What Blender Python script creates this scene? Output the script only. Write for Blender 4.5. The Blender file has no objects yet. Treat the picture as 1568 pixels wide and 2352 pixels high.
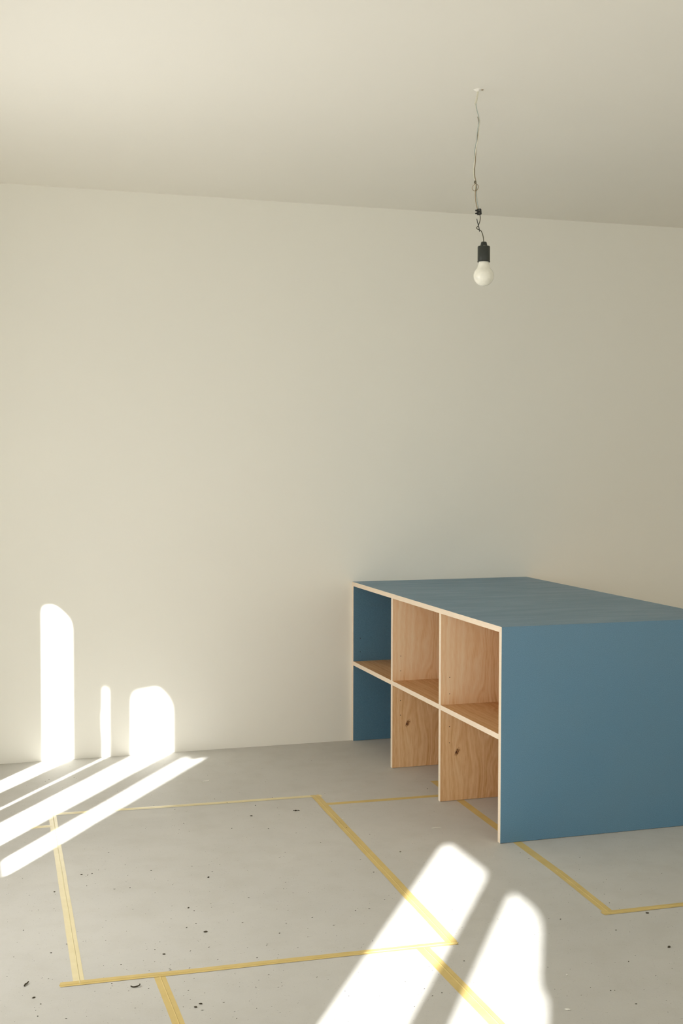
import bpy, bmesh, math, random
from mathutils import Vector, Matrix, noise
from mathutils.geometry import tessellate_polygon

sc = bpy.context.scene
C = sc.collection
R = math.radians

# ------------------------------------------------------------------ camera
def make_camera():
    yaw, pitch, roll = 0.3034, -0.0414, 0.002
    fw = Vector((math.sin(yaw)*math.cos(pitch), math.cos(yaw)*math.cos(pitch), math.sin(pitch)))
    rt = Vector((math.cos(yaw), -math.sin(yaw), 0.0))
    up = rt.cross(fw)
    r2 = rt*math.cos(roll) + up*math.sin(roll)
    u2 = -rt*math.sin(roll) + up*math.cos(roll)
    cam = bpy.data.cameras.new('camera')
    cam.sensor_fit = 'VERTICAL'; cam.sensor_height = 36.0
    cam.lens = 2865.94*36/2352
    cam.clip_start = 0.05
    o = bpy.data.objects.new('camera', cam); C.objects.link(o)
    m = Matrix((r2, u2, -fw)).transposed().to_4x4()
    m.translation = Vector((-1.7941, -3.8941, 1.3195))
    o.matrix_world = m
    sc.camera = o
make_camera()

# ------------------------------------------------------------------ light
SUN_AZ, TAN_EL_K = R(33.7), 1.0          # sun travels 33.7 deg east of +Y; drops 1 m per 1 m of +X
SUN = 15.5
FILL_NEAR, FILL_MID, FILL_SIDE, FILL_BEHIND = 27.0, 16.0, 2.0, 42.0
EXPOSURE = 0.26

w = bpy.data.worlds.new('sky'); sc.world = w; w.use_nodes = True
w.node_tree.nodes['Background'].inputs[0].default_value = (0.80, 0.90, 1.0, 1)
w.node_tree.nodes['Background'].inputs[1].default_value = 0.6

def make_sun():
    d = Vector((1.0, 1.0/math.tan(SUN_AZ), -TAN_EL_K)).normalized()
    L = bpy.data.lights.new('sun', 'SUN'); L.energy = SUN; L.angle = R(0.68)
    L.color = (.98, 0.99, 1.0)
    o = bpy.data.objects.new('sun', L); C.objects.link(o)
    o.rotation_euler = d.to_track_quat('-Z', 'Y').to_euler()
    o.location = (-6, -8, 5)
make_sun()
def fill_lamp(name, loc, direction, sx, sy, e, col):  # area lamp added as soft fill, in place of sky light
    L = bpy.data.lights.new(name, 'AREA'); L.shape = 'RECTANGLE'; L.size = sx; L.size_y = sy
    L.energy = e; L.color = col
    o = bpy.data.objects.new(name, L); C.objects.link(o)
    o.location = loc
    o.rotation_euler = Vector(direction).to_track_quat('-Z', 'Y').to_euler()
FILL_COL = (1.0, .985, .955)
fill_lamp('fill_lamp_near', (-2.27, -0.25, 1.10), (1, .15, -.08), 1.5, 1.2, FILL_NEAR, FILL_COL)  # fill added in front of the near sun board
fill_lamp('fill_lamp_middle', (-2.27, -3.65, 1.35), (1, .35, -.25), 1.3, 1.7, FILL_MID, FILL_COL)  # fill added in front of the second sun board
fill_lamp('fill_lamp_side', (-2.27, -5.45, 1.3), (1, 0.0, 0), 1.5, 1.7, FILL_SIDE, FILL_COL)  # fill added at the unseen side window
fill_lamp('fill_lamp_behind', (1.4, -6.45, 1.35), (.05, 1, .3), 2.6, 1.9, FILL_BEHIND, FILL_COL)  # fill added at the unseen window behind the camera

vs = sc.view_settings
vs.view_transform = 'Standard'; vs.look = 'None'; vs.gamma = 1.0
vs.use_curve_mapping = False; vs.exposure = EXPOSURE
sc.cycles.max_bounces = 14; sc.cycles.diffuse_bounces = 10

# ------------------------------------------------------------------ helpers
def lin(r, g, b):
    f = lambda c: (c/255/12.92) if c/255 <= .04045 else ((c/255+.055)/1.055)**2.4
    return (f(r), f(g), f(b), 1.0)

class NT:
    """tiny node-tree helper"""
    def __init__(s, name):
        s.m = bpy.data.materials.new(name); s.m.use_nodes = True
        s.t = s.m.node_tree; s.n = s.t.nodes; s.l = s.t.links
        s.b = s.n['Principled BSDF']
    def new(s, kind, **kw):
        n = s.n.new(kind)
        for k, v in kw.items(): setattr(n, k, v)
        return n
    def put(s, sock, v):
        if isinstance(v, bpy.types.NodeSocket): s.l.new(v, sock)
        else: sock.default_value = v
    def math(s, op, a, b=None, c=None, clamp=False):
        n = s.new('ShaderNodeMath', operation=op); n.use_clamp = clamp
        s.put(n.inputs[0], a)
        if b is not None: s.put(n.inputs[1], b)
        if c is not None: s.put(n.inputs[2], c)
        return n.outputs[0]
    def coord(s, scale=(1, 1, 1), loc=(0, 0, 0)):
        tc = s.new('ShaderNodeTexCoord'); mp = s.new('ShaderNodeMapping')
        mp.inputs['Scale'].default_value = scale; mp.inputs['Location'].default_value = loc
        s.l.new(tc.outputs['Object'], mp.inputs[0]); return mp.outputs[0]
    def noise(s, vec, scale, detail=2, rough=.5, dist=0):
        n = s.new('ShaderNodeTexNoise'); s.l.new(vec, n.inputs['Vector'])
        n.inputs['Scale'].default_value = scale; n.inputs['Detail'].default_value = detail
        n.inputs['Roughness'].default_value = rough; n.inputs['Distortion'].default_value = dist
        return n.outputs['Fac']
    def ramp(s, fac, stops, interp='LINEAR'):
        n = s.new('ShaderNodeValToRGB'); s.l.new(fac, n.inputs[0])
        cr = n.color_ramp; cr.interpolation = interp
        while len(cr.elements) < len(stops): cr.elements.new(.5)
        for e, (p, c) in zip(cr.elements, stops): e.position = p; e.color = c
        return n.outputs[0]
    def mix(s, fac, a, b, mode='MIX'):
        n = s.new('ShaderNodeMix', data_type='RGBA', blend_type=mode)
        s.put(n.inputs[0], fac); s.put(n.inputs[6], a); s.put(n.inputs[7], b)
        return n.outputs[2]
    def rng(s, v, a, b, c, d, smooth=False):
        n = s.new('ShaderNodeMapRange')
        if smooth: n.interpolation_type = 'SMOOTHSTEP'
        s.put(n.inputs[0], v)
        for i, x in enumerate((a, b, c, d)): n.inputs[i+1].default_value = x
        return n.outputs[0]
    def bump(s, h, strength, dist):
        n = s.new('ShaderNodeBump'); n.inputs['Strength'].default_value = strength
        n.inputs['Distance'].default_value = dist; s.l.new(h, n.inputs['Height'])
        s.l.new(n.outputs[0], s.b.inputs['Normal'])
    def done(s, col, rough=.6, spec=.5, **kw):
        s.put(s.b.inputs['Base Color'], col); s.put(s.b.inputs['Roughness'], rough)
        s.b.inputs['Specular IOR Level'].default_value = spec
        for k, v in kw.items(): s.put(s.b.inputs[k], v)
        return s.m

def mat_plaster(name, col):
    t = NT(name); v = t.coord()
    a = t.noise(v, 1.3, 3)
    c = t.mix(t.rng(a, .3, .7, 0, 1), col, tuple(x*.985 for x in col[:3])+(1,))
    t.bump(t.noise(v, 55, 4, .6), .05, .004)
    return t.done(c, .9, .2)

def mat_floor():
    t = NT('grey_floor_sheet'); v = t.coord()
    big = t.noise(v, 1.6, 3, .55)
    mid = t.noise(v, 9, 4, .6)
    base = t.mix(t.rng(big, .3, .7, 0, 1), lin(188, 186, 180), lin(196, 194, 188))
    base = t.mix(t.math('MULTIPLY', t.rng(mid, .45, .75, 0, 1), .25), base, lin(168, 164, 152))
    fl = t.noise(v, 420, 2, .6)                                   # fibres and grain of the sheet
    base = t.mix(t.math('MULTIPLY', t.rng(fl, .35, .65, 0, 1), .10), base, lin(212, 209, 200))
    streak = t.noise(t.coord((22, 160, 1)), 1.0, 3, .6)
    base = t.mix(t.math('MULTIPLY', t.rng(streak, .66, .74, 0, 1), .25), base, lin(150, 145, 132))
    sp = t.noise(v, 230, 1, .5)
    base = t.mix(t.math('MULTIPLY', t.rng(sp, .745, .77, 0, 1), .6), base, lin(110, 104, 92))
    t.bump(t.noise(v, 170, 3, .6), .10, .002)
    return t.done(base, .62, .35)

def mat_tape(name, a, b, gloss):
    t = NT(name); v = t.coord()
    n = t.noise(v, 14, 3, .6)
    col = t.mix(t.rng(n, .3, .7, 0, 1), a, b)
    t.bump(t.noise(t.coord((240, 240, 60)), 1, 3, .6), .25, .0015)
    return t.done(col, gloss, .5)

def mat_blue():
    t = NT('blue_linoleum'); v = t.coord()
    n = t.noise(v, 430, 2, .7)
    col = t.mix(t.rng(n, .32, .68, 0, 1), lin(67, 110, 137), lin(88, 135, 164))
    big = t.noise(t.coord((1.2, 5, 1)), 3, 3, .6)
    col = t.mix(t.math('MULTIPLY', t.rng(big, .35, .7, 0, 1), .16), col, lin(96, 124, 136))
    t.bump(n, .06, .001)
    return t.done(col, t.rng(big, .35, .7, .36, .46), .85)

def mat_edge():
    t = NT('pale_plywood_edge'); v = t.coord((8, 8, 90))
    n = t.noise(v, 3, 3, .6)
    return t.done(t.mix(t.rng(n, .3, .7, 0, 1), lin(243, 226, 205), lin(237, 217, 194)), .55, .4)

def mat_veneer(name, horizontal=False):
    """oak veneer, grain along Z on the uprights and along Y on the shelves; knot at x=.07 z=.19"""
    t = NT(name)
    tc = t.new('ShaderNodeTexCoord'); sx = t.new('ShaderNodeSeparateXYZ')
    t.l.new(tc.outputs['Object'], sx.inputs[0])
    X = sx.outputs[0]; Zc = sx.outputs[1] if horizontal else sx.outputs[2]
    def vec(a, b):
        c = t.new('ShaderNodeCombineXYZ'); t.put(c.inputs[0], t.math('MULTIPLY', X, a))
        t.put(c.inputs[1], t.math('MULTIPLY', Zc, b)); return c.outputs[0]
    wild = t.rng(X, .06, .22, .12, 1.0, True)
    warp = t.math('SUBTRACT', t.noise(vec(7, 2.6), 1, 2, .5), .5)
    warp2 = t.math('SUBTRACT', t.noise(vec(26, 9), 1, 2, .5), .5)
    field = t.math('ADD', X, t.math('MULTIPLY', t.math('MULTIPLY', warp, wild), .30))
    field = t.math('ADD', field, t.math('MULTIPLY', warp2, .012))
    dx = t.math('MULTIPLY', t.math('SUBTRACT', X, .0705), 1.35)
    dz = t.math('MULTIPLY', t.math('SUBTRACT', Zc, .190), .80)
    if not horizontal:
        dist = t.math('SQRT', t.math('ADD', t.math('MULTIPLY', dx, dx), t.math('MULTIPLY', t.math('MULTIPLY', dz, dz), .25)))
        pull = t.math('MULTIPLY', t.math('EXPONENT', t.math('MULTIPLY', dist, -28.0)), .055)
        side = t.math('SIGN', dx)
        field = t.math('ADD', field, t.math('MULTIPLY', pull, .8))
    ring = t.math('SINE', t.math('MULTIPLY', field, 330.0))
    ring2 = t.math('SINE', t.math('MULTIPLY', field, 127.0))
    r = t.math('ADD', t.math('MULTIPLY', ring, .5), t.math('MULTIPLY', ring2, .5))
    r = t.math('MULTIPLY', r, t.rng(t.noise(vec(10, 4), 1, 2), .3, .7, .25, 1))
    pores = t.noise(vec(620, 22), 1, 3, .6)
    tone = t.noise(vec(5, 1.4), 1, 2, .5)
    f = t.math('ADD', t.math('MULTIPLY', r, .18), .48)
    f = t.math('ADD', f, t.math('MULTIPLY', t.math('SUBTRACT', pores, .5), .70))
    f = t.math('ADD', f, t.math('MULTIPLY', t.math('SUBTRACT', tone, .5), .55))
    f = t.math('ADD', f, t.math('MULTIPLY', wild, .10))
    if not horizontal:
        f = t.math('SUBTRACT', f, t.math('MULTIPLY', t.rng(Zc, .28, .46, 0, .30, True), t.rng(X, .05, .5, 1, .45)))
    col = t.ramp(f, [(0.0, lin(249, 228, 196)), (.40, lin(236, 198, 150)), (.7, lin(212, 160, 106)), (1.0, lin(172, 112, 62))])
    if not horizontal:
        wob = t.math('MULTIPLY', t.math('SUBTRACT', t.noise(vec(150, 120), 1, 3, .6), .5), .012)
        kx = t.math('SUBTRACT', t.math('SUBTRACT', X, .0705), t.math('MULTIPLY', t.math('SUBTRACT', Zc, .19), .35))
        kd = t.math('SQRT', t.math('ADD', t.math('POWER', t.math('MULTIPLY', kx, .95), 2), t.math('POWER', t.math('MULTIPLY', t.math('SUBTRACT', Zc, .19), .55), 2)))
        kd = t.math('ADD', kd, wob)
        col = t.mix(t.rng(kd, .003, .012, .9, 0, True), col, lin(172, 112, 66))
        spot = t.noise(vec(230, 120), 1, 2, .6)
        dark = t.math('MULTIPLY', t.rng(kd, .004, .009, 1, 0, True), t.rng(spot, .44, .54, 0, 1))
        col = t.mix(dark, col, lin(78, 44, 26))
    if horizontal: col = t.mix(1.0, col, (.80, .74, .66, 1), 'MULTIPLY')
    return t.done(col, .5, .4)

def mat_plain(name, col, rough=.5, spec=.5, metal=0.0, **kw):
    t = NT(name); n = t.noise(t.coord(), 90, 2, .5)
    c = t.mix(t.rng(n, .3, .7, 0, 1), col, tuple(x*.9 for x in col[:3])+(1,))
    t.b.inputs['Metallic'].default_value = metal
    return t.done(c, rough, spec, **kw)

M = {}
M['wall'] = mat_plaster('cream_plaster', lin(234, 232, 223))
M['ceiling'] = mat_plaster('white_ceiling_paint', lin(239, 236, 228))
M['floor'] = mat_floor()
M['tape'] = mat_tape('ochre_masking_tape', lin(200, 175, 108), lin(209, 185, 120), .55)
M['tape_sheen'] = mat_tape('masking_tape_sheen', lin(212, 198, 152), lin(220, 207, 164), .38)  # same tape; sheen of the window light put into a paler colour
M['blue'] = mat_blue(); M['edge'] = mat_edge()
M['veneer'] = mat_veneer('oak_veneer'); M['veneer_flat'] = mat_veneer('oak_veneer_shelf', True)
M['hole'] = mat_plain('dark_hole', lin(60, 40, 28), .9, .1)
M['dirt'] = mat_plain('dark_dirt', lin(72, 66, 54), .9, .1)
M['dust'] = mat_plain('fine_grit', lin(120, 113, 98), .9, .1)
M['paper'] = mat_plain('white_scrap', lin(232, 230, 222), .8, .2)
M['bakelite'] = mat_plain('dark_bakelite', lin(44, 48, 42), .42, .5)
M['black'] = mat_plain('black_plastic', lin(26, 27, 24), .45, .5)
M['steel'] = mat_plain('steel_screw', lin(150, 150, 140), .35, .5, 1.0)
M['cord'] = mat_plain('dark_olive_cord', lin(66, 62, 40), .5, .4)
M['wire_white'] = mat_plain('white_wire', lin(226, 222, 205), .45, .4)
M['wire_grey'] = mat_plain('grey_blue_wire', lin(168, 178, 172), .45, .4)
M['wire_brown'] = mat_plain('brown_wire', lin(150, 130, 98), .45, .4)
M['bulb'] = mat_plain('opal_glass', lin(240, 238, 226), .16, .5)
M['bulb'].node_tree.nodes['Principled BSDF'].inputs['Transmission Weight'].default_value = .0
M['bulb'].node_tree.nodes['Principled BSDF'].inputs['Subsurface Weight'].default_value = .35
M['bulb'].node_tree.nodes['Principled BSDF'].inputs['Subsurface Radius'].default_value = (.02, .02, .02)
M['print'] = mat_plain('grey_print', lin(150, 148, 120), .6, .3)
M['outside'] = mat_plain('white_added_board', lin(225, 222, 214), .7, .3)

def link(name, me, mats, parent=None):
    o = bpy.data.objects.new(name, me); C.objects.link(o)
    for m in (mats if isinstance(mats, (list, tuple)) else [mats]): me.materials.append(m)
    if parent: o.parent = parent
    return o
def obj(name, bm, mats, parent=None, smooth=False):
    bmesh.ops.recalc_face_normals(bm, faces=bm.faces[:])
    me = bpy.data.meshes.new(name); bm.to_mesh(me); bm.free()
    if smooth:
        for p in me.polygons: p.use_smooth = True
    return link(name, me, mats, parent)
def thing(name, label, cat, loc=(0, 0, 0), group=None):
    o = bpy.data.objects.new(name, None); C.objects.link(o); o.location = loc
    o.empty_display_size = .05
    return tag(o, label, cat, group)
def tag(o, label, cat, group=None):
    o['label'] = label; o['category'] = cat
    if group: o['group'] = group
    return o
def struct(o): o['kind'] = 'structure'; return o
def box_bm(x0, x1, y0, y1, z0, z1, bm=None):
    bm = bm or bmesh.new()
    r = bmesh.ops.create_cube(bm, size=1.0)
    for v in r['verts']:
        v.co = Vector(((x0+x1)/2+v.co.x*(x1-x0), (y0+y1)/2+v.co.y*(y1-y0), (z0+z1)/2+v.co.z*(z1-z0)))
    return bm
def tube_bm(pts, r, n=8, bm=None, sub=6):
    bm = bm or bmesh.new()
    P = [Vector(p) for p in pts]
    if sub > 1 and len(P) > 2:                      # Catmull-Rom
        Q = []
        for i in range(len(P)-1):
            a = P[max(i-1, 0)]; b = P[i]; c = P[i+1]; d = P[min(i+2, len(P)-1)]
            for k in range(sub):
                t = k/sub
                Q.append(.5*((2*b)+(c-a)*t+(2*a-5*b+4*c-d)*t*t+(3*b-a-3*c+d)*t**3))
        Q.append(P[-1]); P = Q
    rings = []; prev = None
    for i, p in enumerate(P):
        d = (P[min(i+1, len(P)-1)]-P[max(i-1, 0)]).normalized()
        a = prev if prev else (Vector((0, 1, 0)) if abs(d.y) < .8 else Vector((1, 0, 0)))
        a = (a-d*a.dot(d)).normalized(); prev = a; b = d.cross(a)
        rr = r(i/(len(P)-1)) if callable(r) else r
        rings.append([bm.verts.new(p+(a*math.cos(q)+b*math.sin(q))*rr) for q in [2*math.pi*k/n for k in range(n)]])
    for i in range(len(rings)-1):
        for k in range(n):
            bm.faces.new((rings[i][k], rings[i][(k+1) % n], rings[i+1][(k+1) % n], rings[i+1][k]))
    bm.faces.new(rings[0][::-1]); bm.faces.new(rings[-1])
    return bm
def lathe_bm(prof, n=40, bm=None):
    """prof: (radius, z); a radius of 0 closes to a point"""
    bm = bm or bmesh.new(); rings = []
    for r, z in prof:
        if r < 1e-6: rings.append([bm.verts.new((0, 0, z))])
        else: rings.append([bm.verts.new((r*math.cos(2*math.pi*k/n), r*math.sin(2*math.pi*k/n), z)) for k in range(n)])
    for a, b in zip(rings[:-1], rings[1:]):
        for k in range(n):
            q = [a[k % len(a)], a[(k+1) % n % len(a)], b[(k+1) % n % len(b)], b[k % len(b)]]
            u = []
            for v in q:
                if v not in u: u.append(v)
            if len(u) > 2: bm.faces.new(u)
    return bm

# ------------------------------------------------------------------ room shell
YB, XL, XR, YF, H = 1.6687, -2.30, 3.8, -6.5, 2.4968     # back wall, left wall, right wall, wall behind camera, ceiling
WT = .12

def floor_z(x, y):
    """the floor sheet is not quite flat: millimetre waves and one low fold beside the taped outline"""
    near = 1.0
    if x > -.35: near = max(0.0, 1-(x+.35)/.25)              # flat below and around the shelf unit
    if y < -.45 and x > -.35: near = max(near, min(1.0, (-.45-y)/.4))
    if x > 1.2: near = 1.0
    z = .0016*noise.noise(Vector((x*1.6, y*2.4, 3.1)))+.0009*noise.noise(Vector((x*4.5, y*5.5, 8.7)))
    # fold from (-1.31,.62) to (-.42,.72)
    t = (x+1.36)/.94
    if 0 < t < 1:
        yc = .625+.075*t
        e = math.sin(math.pi*t)**.6
        z += .0030*e*math.exp(-((y-yc)/.045)**2)
    return z*near-.0012
def make_floor():
    bm = bmesh.new()
    def axis(a, b, c, d, fine, coarse):
        v = []; x = a
        while x < b: v.append(x); x += coarse
        x = b
        while x < c: v.append(x); x += fine
        x = c
        while x < d: v.append(x); x += coarse
        v.append(d); return v
    xs = axis(XL, -1.8, .9, XR, .02, .25); ys = axis(YF, -1.6, 1.6687-.02, YB, .02, .25)
    g = [[bm.verts.new((x, y, floor_z(x, y))) for x in xs] for y in ys]
    for j in range(len(ys)-1):
        for i in range(len(xs)-1):
            bm.faces.new((g[j][i], g[j][i+1], g[j+1][i+1], g[j+1][i]))
    # underside slab so that the floor has thickness
    box_bm(XL, XR, YF, YB, -.14, -.012, bm)
    o = obj('floor', bm, M['floor'], smooth=True); struct(o)
make_floor()
struct(obj('ceiling', box_bm(XL-WT, XR+WT, YF-WT, YB+WT, H, H+.15), M['ceiling']))
struct(obj('wall_back', box_bm(XL-WT, XR+WT, YB, YB+WT, -.14, H), M['wall']))
struct(obj('wall_right', box_bm(XR, XR+WT, YF, YB, -.14, H), M['wall']))

def wall_with_holes(name, outline, holes, to3d, mat, thick):
    """a slab whose outline and openings are given in its own plane"""
    polys = [[Vector((a, b, 0)) for a, b in outline]]+[[Vector((a, b, 0)) for a, b in h] for h in holes]
    flat = [v for p in polys for v in p]
    tris = tessellate_polygon(polys)
    bm = bmesh.new()
    A = [bm.verts.new(to3d(v.x, v.y, 0)) for v in flat]
    B = [bm.verts.new(to3d(v.x, v.y, thick)) for v in flat]
    for t in tris:
        bm.faces.new([A[i] for i in t]); bm.faces.new([B[i] for i in t][::-1])
    k = 0
    for p in polys:
        n = len(p)
        for i in range(n):
            a, b = k+i, k+(i+1) % n
            bm.faces.new((A[a], A[b], B[b], B[a]))
        k += n
    return obj(name, bm, mat)
rect = lambda y0, y1, z0, z1: [(y0, z0), (y1, z0), (y1, z1), (y0, z1)]
# left wall: two tall windows that the sun comes through and one farther back added for its light
WA, WB, WC = (-1.60, .50, .35, 1.80), (-4.35, -2.95, .35, 2.25), (-6.20, -4.85, .90, 1.50)
LEFT3 = lambda a, b, t: (XL-t, a, b)
struct(wall_with_holes('wall_left', [(YF, -.14), (YB, -.14), (YB, H), (YF, H)], [rect(*WA), rect(*WB), rect(*WC)], LEFT3, M['wall'], WT))
WD = (0.0, 2.8, .60, 1.60)  # unseen window added behind the camera for fill and bounce light
struct(wall_with_holes('wall_front', [(XL-WT, -.14), (XR+WT, -.14), (XR+WT, H), (XL-WT, H)], [rect(*WD)], lambda a, b, t: (a, YF-t, b), M['wall'], WT))

def rounded(pts, r, n=5):
    out = []; N = len(pts)
    for i in range(N):
        p = Vector(pts[i]); a = Vector(pts[i-1]); b = Vector(pts[(i+1) % N])
        da, db = a-p, b-p
        rr = min(r, da.length*.45, db.length*.45)
        s = p+da.normalized()*rr; e = p+db.normalized()*rr
        for k in range(n+1):
            t = k/n; out.append(tuple((1-t)**2*s+2*t*(1-t)*p+t*t*e))
    return out
# unseen boards added in the windows, openings cut to shape the sun patches
TA = math.tan(SUN_AZ)
cy = lambda c: (XL-.002-c)/TA                        # a vertical edge whose shadow line on the floor is x - y*tan = c
SILL = .62
A1 = rounded([(cy(-2.407), SILL), (cy(-2.532), SILL), (cy(-2.532), 1.562), (cy(-2.475), 1.622), (cy(-2.407), 1.620)], .035)
A2 = rounded([(cy(-2.250), SILL), (cy(-2.270), SILL), (cy(-2.270), 1.22), (cy(-2.274), 1.26), (cy(-2.274), 1.33), (cy(-2.270), 1.36), (cy(-2.270), 1.450), (cy(-2.250), 1.475)], .02)
A3 = rounded([(cy(-1.967), SILL), (cy(-2.143), SILL), (cy(-2.143), 1.550), (cy(-2.02), 1.690), (cy(-1.967), 1.672)], .05)
A4 = rounded([(cy(-1.740), .650), (cy(-1.863), .650), (cy(-1.862), 1.495), (cy(-1.800), 1.500), (cy(-1.740), 1.585)], .03)
B5 = rounded([(cy(.013), SILL), (cy(-.222), SILL), (cy(-.222), 2.132), (cy(.013), 2.132)], .05)
B6 = rounded([(cy(.45), SILL), (cy(.132), SILL), (cy(.132), 2.132), (cy(.225), 2.132), (cy(.275), 2.10), (cy(.335), 1.90), (cy(.372), 1.885), (cy(.45), 1.60)], .03)
BOARD3 = lambda a, b, t: (XL-.001-t, a, b)
struct(wall_with_holes('sun_mask_1', rect(WA[0], WA[1], WA[2], WA[3]), [A1, A2, A3, A4], BOARD3, M['outside'], .003))
struct(wall_with_holes('sun_mask_2', rect(WB[0], WB[1], WB[2], WB[3]), [B5, B6], BOARD3, M['outside'], .003))
def casement(name, y0, y1, z0, z1, to3d):
    hs = []
    mid = (y0+y1)/2
    hs.append(rect(y0+.06, mid-.03, z0+.06, z1-.06)); hs.append(rect(mid+.03, y1-.06, z0+.06, z1-.06))
    struct(wall_with_holes(name, rect(y0, y1, z0, z1), hs, to3d, M['outside'], .05))
casement('added_window_3', *WC, lambda a, b, t: (XL-.04-t, a, b))  # frame of the added side window
casement('added_window_4', *WD, lambda a, b, t: (a, YF-.04-t, b))  # frame of the added window behind the camera

# ------------------------------------------------------------------ shelf unit
IL, ID, IH, T = 1.6687-.0008, .898, .75, .0198
D1, D2 = 1.1031, .5528
isl = thing('shelf_unit', 'low blue shelf unit with open oak cubbyholes standing against the back wall', 'shelf unit')
def profile(poly, name, rule, x0=0.0, x1=ID):
    """a panel: polygon in the YZ plane run along X; rule(normal) -> material slot; 0 edge, 1 blue, 2 veneer"""
    bm = bmesh.new()
    a = [bm.verts.new((x0, y, z)) for y, z in poly]; b = [bm.verts.new((x1, y, z)) for y, z in poly]
    bm.faces.new(a[::-1]); bm.faces.new(b)
    for i in range(len(poly)):
        j = (i+1) % len(poly); bm.faces.new((a[i], a[j], b[j], b[i]))
    bmesh.ops.recalc_face_normals(bm, faces=bm.faces[:])
    bmesh.ops.bevel(bm, geom=[e for e in bm.edges], offset=.0006, segments=1, affect='EDGES')
    bm.normal_update()
    for f in bm.faces:
        f.material_index = rule(f.normal) if max(abs(c) for c in f.normal) > .97 else rule(f.normal*1.0)
    return obj(name, bm, [M['edge'], M['blue'], M['veneer'], M['veneer_flat']], isl)
g = .0
near_rule = lambda n: 0 if n.x < -.3 else (1 if n.y < -.5 else (2 if n.y > .5 else (1 if n.z > .5 else 0)))
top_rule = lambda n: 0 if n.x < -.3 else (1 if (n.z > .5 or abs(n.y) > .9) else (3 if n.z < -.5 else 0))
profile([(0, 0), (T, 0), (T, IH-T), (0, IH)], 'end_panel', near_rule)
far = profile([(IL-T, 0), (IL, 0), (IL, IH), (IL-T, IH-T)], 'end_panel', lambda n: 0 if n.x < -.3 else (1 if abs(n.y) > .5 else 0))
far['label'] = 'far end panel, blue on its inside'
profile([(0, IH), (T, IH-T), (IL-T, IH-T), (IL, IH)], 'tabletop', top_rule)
div_rule = lambda n: 0 if (n.x < -.3 or abs(n.z) > .5) else 2
ZS0, ZS1 = .3765-.019, .3765
divs = []
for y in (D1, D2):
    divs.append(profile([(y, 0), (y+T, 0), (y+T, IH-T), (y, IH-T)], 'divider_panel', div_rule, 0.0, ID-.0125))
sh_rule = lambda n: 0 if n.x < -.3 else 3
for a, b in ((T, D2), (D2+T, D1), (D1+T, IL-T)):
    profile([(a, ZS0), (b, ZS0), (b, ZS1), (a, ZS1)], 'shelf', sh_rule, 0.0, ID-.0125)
profile([(T, 0), (IL-T, 0), (IL-T, IH-T), (T, IH-T)], 'back_panel', lambda n: 2, ID-.012, ID)
def hole(x, y, z, parent):
    bm = bmesh.new()
    bmesh.ops.create_cone(bm, cap_ends=True, segments=14, radius1=.0018, radius2=.0018, depth=.0006)
    bmesh.ops.rotate(bm, verts=bm.verts, cent=(0, 0, 0), matrix=Matrix.Rotation(R(90), 3, 'X'))
    bmesh.ops.translate(bm, verts=bm.verts, vec=(x, y-.0001, z))
    obj('screw_hole', bm, M['hole'], parent)
for z in (.4823, .4182, .2906, .2268):
    hole(.0375, D1, z, divs[0]); hole(.0375, D2, z, divs[1])
for z in (.4839, .4201): hole(.0345, IL-T, z, far)

# ------------------------------------------------------------------ masking tape on the floor
TAPED = []
def on_tape(x, y, m=.003):
    for a, b, w_, h in TAPED:
        a = Vector(a); b = Vector(b); d = (b-a); t = max(0, min(1, (Vector((x, y))-a).dot(d)/d.length_squared))
        if (a+d*t-Vector((x, y))).length < w_/2+m: return h
    return 0.0
def tape(p0, p1, width, label, mat, seed, crease=.0, side=0.0, lift=.0004, tear=.006):
    rnd = random.Random(seed); TAPED.append((p0, p1, width, lift+.0005))
    p0 = Vector((*p0, 0)); p1 = Vector((*p1, 0)); d = p1-p0; Lg = d.length; d.normalize(); n = Vector((-d.y, d.x, 0))
    N = max(6, int(Lg/.014)); cols = [-1, -.55, -.12+side, side, .12+side, .55, 1]
    def grid(k):
        g = []
        for i in range(N+1):
            row = []
            for j, c in enumerate(cols):
                s = i/N*Lg
                wob = .0010*noise.noise(Vector((s*5, seed*3.7, 0)))+.0003*noise.noise(Vector((s*40, seed*1.7, c)))
                if i == 0: s -= tear*rnd.random()*(1-.3*abs(c))
                if i == N: s += tear*rnd.random()*(1-.3*abs(c))
                q = p0+d*s+n*(c*width/2+wob)
                z = floor_z(q.x, q.y)+lift+(.00012 if k else 0)
                if k and j == 3: z += crease
                if k: z += .00010*noise.noise(Vector((s*60, c*2, seed)))
                row.append(bm.verts.new((q.x, q.y, z)))
            g.append(row)
        return g
    bm = bmesh.new()
    st = rnd.getstate(); a = grid(0); rnd.setstate(st); b = grid(1)
    m = len(cols)
    for i in range(N):
        for j in range(m-1):
            bm.faces.new((b[i][j], b[i][j+1], b[i+1][j+1], b[i+1][j]))
            bm.faces.new((a[i][j], a[i+1][j], a[i+1][j+1], a[i][j+1]))
        bm.faces.new((a[i][0], b[i][0], b[i+1][0], a[i+1][0]))
        bm.faces.new((a[i][m-1], a[i+1][m-1], b[i+1][m-1], b[i][m-1]))
    for j in range(m-1):
        bm.faces.new((a[0][j], a[0][j+1], b[0][j+1], b[0][j])); bm.faces.new((a[N][j], b[N][j], b[N][j+1], a[N][j+1]))
    o = obj('masking_tape_strip', bm, mat, smooth=False)
    return tag(o, label, 'tape', 'masking tape strips marking outlines on the floor')
TP, TO = M['tape_sheen'], M['tape']
tape((-1.4460, .832), (-1.4985, -.745), .028, 'long tape strip, paled by painted sheen, forming the left side of the large floor rectangle', TP, 1, .0012, .15)
tape((-1.4857, .816), (-.4153, .7733), .029, 'tape strip forming the far side of the large rectangle, crossing sunlight streaks', TP, 2, .0008, 0, .0007)
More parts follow.
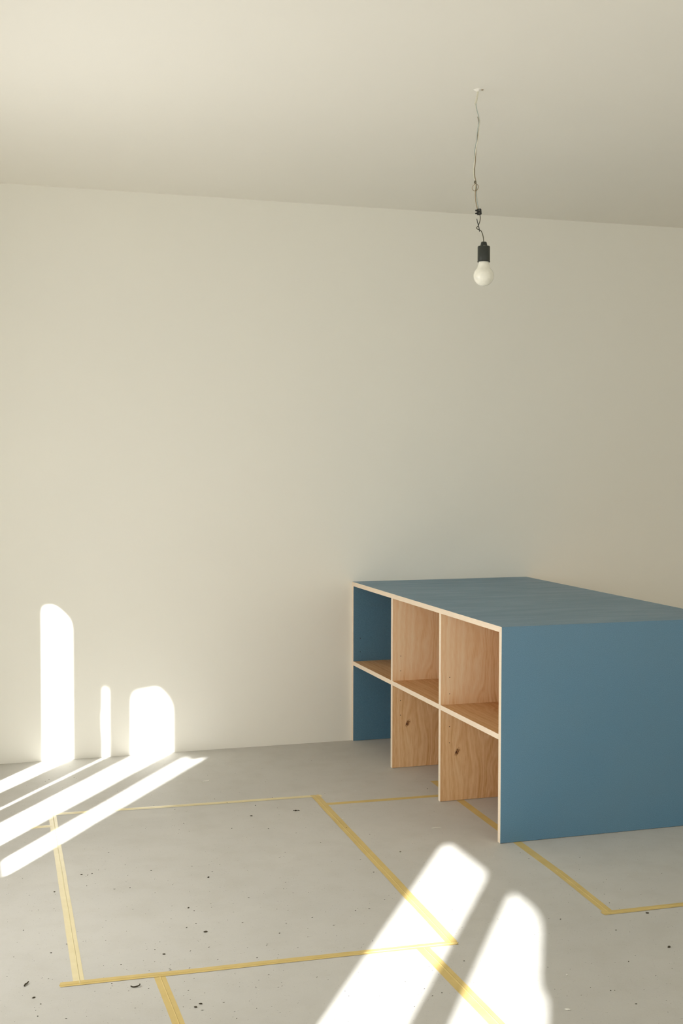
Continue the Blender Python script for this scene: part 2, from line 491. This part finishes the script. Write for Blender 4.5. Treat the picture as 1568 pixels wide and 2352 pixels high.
tape((-1.5439, -.7383), (-.4855, -.7727), .028, 'creased tape strip forming the near side of the large floor rectangle', TO, 3, .0016, -.3, .0008)
tape((-.4381, .787), (-.4958, -.764), .034, 'tape strip forming the right side of the large floor rectangle', TO, 4, .0008, -.1, .0010)
tape((-.5856, -.784), (-.5835, -1.55), .038, 'short tape strip running towards the viewer between the two near sun patches', TO, 5, .0010, .2, .0002)
tape((-1.2974, -.754), (-1.2990, -1.50), .029, 'short tape strip leaving the bottom edge of the photo at lower left', TO, 6, .0010, .1, .0002)
tape((-2.05, .683), (-1.4608, .6639), .029, 'tape strip entering from the left edge, ending at the large rectangle', TP, 7, .0008, 0, .0002)
tape((-.428, .6533), (.0560, .6376), .030, 'tape strip from the large rectangle to the shelf unit divider', TO, 8, .0006, 0, .0002)
tape((.0941, .8559), (.0535, -.376), .031, 'tape strip passing underneath the near end of the blue shelf unit', TO, 9, .0, 0, .00005, .003)
tape((.0565, -.3112), (.0300, -.7005), .032, 'tape strip in front of the shelf unit, between its end panel and a taped corner', TO, 10, .0010, 0, .0005)
tape((.010, -.6946), (.60, -.710), .029, 'tape strip leaving the right edge of the photo from a taped corner', TO, 11, .0010, 0, .0009)

# ------------------------------------------------------------------ pendant bulb
def V(x, z, y=-.19): return (x, y, z)
PX, PZ = -.180, H
pend = thing('pendant_lamp', 'bare white light bulb in a dark socket hanging from ceiling wires', 'lamp', (PX, -.19, PZ))
def pobj(name, bm, mat, parent=pend, smooth=True):
    # vertices are given in world metres; bring them into the thing's frame
    bmesh.ops.translate(bm, verts=bm.verts, vec=(-PX, .19, -PZ))
    return obj(name, bm, mat, parent, smooth)
path = [(-.1832, H-.0005), (-.1848, 2.4825), (-.1882, 2.4665), (-.1924, 2.452), (-.1879, 2.432), (-.1809, 2.4122), (-.1782, 2.3967), (-.1798, 2.3824), (-.1822, 2.3618), (-.1838, 2.3381), (-.1888, 2.3141), (-.1921, 2.2903), (-.1936, 2.2666), (-.1952, 2.2428), (-.1933, 2.2225), (-.1889, 2.2039), (-.1879, 2.1882), (-.1895, 2.1723), (-.1877, 2.1519), (-.1855, 2.1397), (-.1800, 2.1200)]
pobj('cable_sleeve', tube_bm([V(*p) for p in path[:4]], lambda t: .0026+.0012*t, 10), M['wire_white'])
def twist(ph, amp, a, b, shift=0):
    out = []
    for i, (x, z) in enumerate(path[a:b]):
        s = (2.47-z)*19+ph
        out.append((x+amp*math.sin(s)+shift, -.19+amp*math.cos(s), z))
    return out
pobj('wire', tube_bm(twist(0, .0022, 2, 21), .00145, 7), M['wire_white'])
wg = pobj('wire', tube_bm(twist(2.4, .0028, 3, 21), .0013, 7), M['wire_grey']); wg['label'] = 'grey blue wire'
wb = pobj('wire', tube_bm(twist(4.4, .0026, 5, 21), .0011, 7), M['wire_brown']); wb['label'] = 'brown wire'
loop = [(-.1941, 2.2051), (-.1915, 2.2021), (-.1932, 2.1989), (-.2, 2.1921), (-.2026, 2.1849), (-.1991, 2.1788), (-.193, 2.1768), (-.1861, 2.1804), (-.1819, 2.187), (-.1811, 2.1934), (-.1863, 2.1978)]
pobj('wire_loop', tube_bm([V(x, z, -.194) for x, z in loop], .0009, 7), M['wire_brown'])
kn = [(-.1935+.0026*math.cos(q), 2.2045+.0036*math.sin(q)) for q in [i*math.pi/5 for i in range(10)]]
pobj('knot', tube_bm([V(x, z, -.195) for x, z in kn], .0011, 7), M['cord'])
# ceiling fixing
bm = lathe_bm([(0, 2.4905), (.004, 2.4910), (.008, 2.4940), (.013, 2.4962), (.013, H+.001)], 20)
bmesh.ops.translate(bm, verts=bm.verts, vec=(-.1845, -.19, 0)); pobj('ceiling_plug', bm, M['ceiling'])
bm = lathe_bm([(0, 2.4950), (.0035, 2.4952), (.0045, H+.0005)], 14)
bmesh.ops.translate(bm, verts=bm.verts, vec=(-.1700, -.194, 0)); pobj('drill_hole', bm, M['wire_brown'])
# terminal block
bm = box_bm(-.0062, .0062, -.006, .006, -.0095, .0095)
bmesh.ops.bevel(bm, geom=bm.edges[:], offset=.0012, segments=2, affect='EDGES')
rot = Matrix.Rotation(R(-7), 3, 'Y')
bmesh.ops.rotate(bm, verts=bm.verts, cent=(0, 0, 0), matrix=rot); bmesh.ops.translate(bm, verts=bm.verts, vec=(-.1765, -.19, 2.1125))
tb = pobj('terminal_block', bm, M['black'], smooth=False)
for dz in (.0048, -.0048):
    bm = bmesh.new(); bmesh.ops.create_cone(bm, cap_ends=True, segments=14, radius1=.0026, radius2=.0026, depth=.0085)
    bmesh.ops.rotate(bm, verts=bm.verts, cent=(0, 0, 0), matrix=Matrix.Rotation(R(83), 3, 'Y'))
    bmesh.ops.translate(bm, verts=bm.verts, vec=(-.1858, -.192, 2.1115+dz)); pobj('screw_post', bm, M['black'], tb, False)
    bm = bmesh.new(); bmesh.ops.create_cone(bm, cap_ends=True, segments=14, radius1=.0016, radius2=.0016, depth=.002)
    bmesh.ops.rotate(bm, verts=bm.verts, cent=(0, 0, 0), matrix=Matrix.Rotation(R(90), 3, 'X'))
    bmesh.ops.translate(bm, verts=bm.verts, vec=(-.1795, -.1965, 2.1120+dz)); pobj('screw', bm, M['steel'], tb, False)
cord = [(-.1745, 2.1052), (-.1721, 2.0941), (-.1743, 2.0813), (-.1796, 2.0684), (-.1834, 2.0618), (-.1803, 2.0571), (-.1703, 2.0534), (-.1641, 2.0425), (-.1609, 2.0286), (-.16, 2.0160)]
cb = tube_bm([V(x, z, -.19+(.004 if i == 4 else 0)) for i, (x, z) in enumerate(cord)], .00135, 8)
pobj('cord', cb, M['cord'])
loose = [(-.1855, 2.0898), (-.1828, 2.0794), (-.1793, 2.0684), (-.1765, 2.0573), (-.1757, 2.0496)]
pobj('cord_end', tube_bm([V(x, z, -.192) for x, z in loose], .0013, 8), M['black'])
def at_socket(bm): bmesh.ops.translate(bm, verts=bm.verts, vec=(-.1593, -.19, 0)); return bm
bm = lathe_bm([(0, 2.0190), (.0075, 2.0188), (.0095, 2.0165), (.0110, 2.0090), (.0125, 2.0052), (.0188, 2.0042), (.0199, 2.0030), (.0199, 1.9600), (.0196, 1.9590), (.0203, 1.9570), (.0203, 1.9545), (.0196, 1.9538), (.0175, 1.9545), (.0175, 1.9600), (0, 1.9600)], 48)
for v in bm.verts:                                       # the neck is flattened front to back
    if v.co.z > 2.0045: v.co.y *= .72
sk = pobj('socket', at_socket(bm), M['bakelite'])
bm = box_bm(-.0058, .0012, -.0098, -.0085, 2.0046, 2.0066); at_socket(bm)
cl = pobj('cord_clamp', bm, M['steel'], sk, False)
prof = [(.0135, 1.9640), (.0160, 1.9600), (.0164, 1.9560), (.0167, 1.9520), (.0174, 1.9470), (.0188, 1.9420), (.0208, 1.9370)]
prof += [(.0325*math.cos(q), 1.9103+.0325*math.sin(q)) for q in [R(44-i*(134/16)) for i in range(16)]]+[(0, 1.8778)]
blb = pobj('bulb', at_socket(lathe_bm(prof[::-1], 56)), M['bulb'])
# small rectangular outline printed on the bulb neck
bm = bmesh.new()
c0 = Vector((-.1610, -.2085, 1.9430))
dirv = Vector((-.30, -.95, 0)).normalized(); side = Vector((.95, -.30, 0)).normalized()
base = Vector((-.1593, -.19, 1.9428))+dirv*.0182
for (a0, a1, b0, b1) in ((-.0030, .0030, .0013, .0019), (-.0030, .0030, -.0019, -.0013), (-.0030, -.0023, -.0019, .0019), (.0023, .0030, -.0019, .0019)):
    vs_ = []
    for a, b in ((a0, b0), (a1, b0), (a1, b1), (a0, b1)):
        rr = .0181-b*.30
        ang = a/rr
        dd = dirv*math.cos(ang)+side*math.sin(ang)
        vs_.append(bm.verts.new(Vector((-.1593, -.19, 1.9428+b))+dd*(rr+.0002)))
    bm.faces.new(vs_)
pobj('printed_mark', bm, M['print'], blb, False)

# ------------------------------------------------------------------ dirt and scraps on the floor
def crumb_bm(r, seed, squash=.5, length=1.0):
    rnd = random.Random(seed); bm = bmesh.new()
    bmesh.ops.create_icosphere(bm, subdivisions=2, radius=r)
    for v in bm.verts:
        k = 1+.45*noise.noise(v.co*(1.6/r)+Vector((seed, 0, 0)))
        v.co = Vector((v.co.x*k*length, v.co.y*k, v.co.z*k*squash))
    return bm
def lay(o, x, y, rz, h):
    o.location = (x, y, floor_z(x, y)+h+on_tape(x, y)); o.rotation_euler = (0, 0, rz)
crumbs = [[-1.5047, -0.0401], [-1.4098, 0.0958], [-1.3913, 0.0856], [-1.3762, 0.0966], [-1.1917, 0.074], [-1.0288, -0.0476], [-1.2792, -0.0719], [-1.1268, -0.4969], [-1.1382, -0.2955], [-1.1263, -0.3238], [-1.1713, -0.4485], [-1.1404, -0.4261], [-1.2818, -0.5805], [-1.2633, -0.618], [-1.0314, -0.7158], [-0.8943, -0.4999], [-0.7425, 0.5779], [-0.7909, 0.7782], [-0.6076, 0.7951], [-0.6955, 0.707], [-0.9992, 0.5555], [-1.4198, -0.7672], [-1.6129, -0.7949], [-1.5991, -0.8359], [-1.6103, -0.9022], [-1.2283, -0.9501], [-1.2436, -0.9647], [-1.6122, -0.3339], [-1.5507, -0.5201], [-1.3818, -0.6539], [-1.5058, -0.4744], [-0.9314, -0.5673], [-0.8105, -0.4767], [-0.5871, 0.1948], [-0.7205, 0.4044], [-0.8455, 0.4455], [-1.405, -0.0143], [-0.8261, 0.8484], [-0.4497, 0.3342], [0.0708, -0.6243], [-0.1304, -0.7], [-0.0198, -0.821], [-0.2368, -1.1744], [-0.2163, -1.2603], [-0.514, -0.896], [-0.6441, -1.0623], [-0.5125, -0.1529], [-0.6743, -0.4624], [-0.101, -1.028], [0.0226, 0.7452], [0.1934, -0.211]]
big = {0: 1.3, 1: 1.2, 5: 1.5, 7: 1.6, 8: 1.3, 13: 1.2, 16: 1.5, 22: 1.3, 25: 1.3, 26: 1.5, 6: .9, 48: .8, 49: .8, 50: .7}
protos = []
for s in range(4):
    protos.append(crumb_bm(.0024, s*7+1, .5, [1.0, 1.7, 1.3, 2.3][s]))
pm = []
for s, bm in enumerate(protos):
    me = bpy.data.meshes.new('dirt_crumb'); bm.to_mesh(me); bm.free(); me.materials.append(M['dirt']); pm.append(me)
rnd = random.Random(5)
for i, (x, y) in enumerate(crumbs):
    o = bpy.data.objects.new('dirt_crumb', pm[(i*5+i//3) % 4]); C.objects.link(o)
    tag(o, 'tiny dark crumb of dirt lying on the grey floor', 'dirt crumb', 'dark dirt crumbs scattered over the floor')
    s = .85*big.get(i, .75); o.scale = (s, s, s)
    lay(o, x, y, rnd.uniform(-.6, .8), .0011*s)
def special(bm, mat, x, y, rz, h, name, label, cat, smooth=False):
    o = obj(name, bm, mat, smooth=smooth); tag(o, label, cat); lay(o, x, y, rz, h); return o
bm = crumb_bm(.0042, 91, .6, 1.3)
for dx, dy, r in ((.009, -.002, .0026), (-.006, .004, .0022), (.012, -.006, .0018)):
    b2 = bmesh.ops.create_icosphere(bm, subdivisions=1, radius=r)
    for v in b2['verts']: v.co += Vector((dx, dy, 0))
special(bm, M['dirt'], -.5661, .5986, .2, .0018, 'dirt_clump', 'dark crumbly dirt clump inside the top right corner of the taped rectangle', 'dirt')
special(tube_bm([(-.009, -.004, 0), (-.003, 0, .002), (.003, .003, .001), (.010, .006, .003)], lambda t: .0022*(1-.6*abs(t-.4)), 7), M['dirt'], -1.6254, -.7132, .5, .0018, 'wood_chip', 'small dark forked wood chip left of the lower left taped corner', 'wood chip')
special(tube_bm([(-.012, .004, .001), (-.008, -.003, .001), (0, -.006, .002), (.008, -.004, .003), (.011, .003, .003)], lambda t: .0017*(1-.5*abs(t-.5)), 7), M['dirt'], -1.3641, -.8019, .1, .0008, 'shaving', 'curled dark shaving below the near tape strip at lower left', 'shaving')
special(tube_bm([(-.017, .003, 0), (0, 0, .001), (.019, -.001, 0)], lambda t: .0012*(1-.7*abs(t-.5)), 6), M['paper'], -.1424, .2342, .05, .0012, 'splinter', 'thin white splinter on the floor in front of the shelf cubbyholes', 'splinter')
bm = bmesh.new()
pts = [(-.018, -.006), (-.008, .002), (.010, .003), (.014, .010), (.018, .009), (.014, -.004), (.004, -.006), (-.006, -.002)]
lo = [bm.verts.new((a, b, 0)) for a, b in pts]; hi = [bm.verts.new((a, b, .0005+.002*abs(a)/.018)) for a, b in pts]
bm.faces.new(lo[::-1]); bm.faces.new(hi)
for i in range(len(pts)): bm.faces.new((lo[i], lo[(i+1) % 8], hi[(i+1) % 8], hi[i]))
special(bm, M['paper'], -.8069, 1.123, 0, .0003, 'paper_scrap', 'small torn white paper scrap near the end of the sunlight streaks', 'paper scrap')
special(crumb_bm(.0034, 33, .45, 1.9), M['paper'], -.3909, -1.2415, -.6, .0014, 'plaster_chip', 'white plaster chip at the lower right, beside the right sun patch', 'plaster chip')
special(crumb_bm(.0022, 35, .6, 1.2), M['paper'], -.4316, .4352, 0, .0016, 'plaster_crumb', 'white crumb beside the upper right tape strip of the large rectangle', 'plaster crumb')
special(crumb_bm(.0026, 36, .6, 1.2), M['dust'], -.3593, .0175, 0, .0014, 'plaster_crumb', 'beige crumb left of the tip of the middle sun patch', 'plaster crumb')
special(crumb_bm(.0022, 37, .6, 1.4), M['paper'], -.2955, -1.0557, 0, .0012, 'plaster_crumb', 'white crumb right of the notch in the right sun patch', 'plaster crumb')
special(crumb_bm(.0028, 38, .6, 1.9), M['dirt'], .1338, -.732, -.4, .0015, 'dirt_pellet', 'dark oblong pellet just below the tape strip at the right edge', 'dirt')
special(crumb_bm(.0034, 39, .7, 1.4), M['dirt'], .0547, -.974, .3, .0018, 'dirt_lump', 'dark lump with a pale rim near the lower right edge', 'dirt')

def grit(name, n, mat, seed, rmin, rmax, label, dens):
    rnd = random.Random(seed); bm = bmesh.new(); k = 0
    while k < n:
        x = rnd.uniform(-1.75, .45); y = rnd.uniform(-1.35, 1.6)
        if rnd.random() > dens(x, y) or (x > -.02 and y > -.02) or on_tape(x, y, .004): continue
        r = rnd.uniform(rmin, rmax)*rnd.uniform(.6, 1); a = rnd.uniform(-.5, .9); e = rnd.choice((1, 1.3, 2.2, 3.2))
        z = floor_z(x, y)+.0002
        q = [Vector((r*e, 0, 0)), Vector((0, r, 0)), Vector((-r*e, 0, 0)), Vector((0, -r, 0)), Vector((0, 0, r*.8))]
        m = Matrix.Rotation(a, 3, 'Z')
        v = [bm.verts.new(m @ p+Vector((x, y, z))) for p in q]
        for i in range(4): bm.faces.new((v[i], v[(i+1) % 4], v[4]))
        bm.faces.new((v[3], v[2], v[1], v[0])); k += 1
    o = obj(name, bm, mat); o['kind'] = 'stuff'
    o['label'] = label; o['category'] = 'grit'
dd = lambda x, y: (.25+.75*max(0, min(1, (.3-y)/1.2)))*(.35+.65*max(0, min(1, (-.45-x)/.5)))
grit('floor_grit', 750, M['dirt'], 11, .0006, .0015, 'fine dark grit sprinkled over the grey floor', dd)
grit('plaster_dust', 420, M['paper'], 12, .0005, .0012, 'fine pale plaster specks sprinkled over the grey floor', lambda x, y: .4+.6*max(0, min(1, (.3-y)/1.2)))
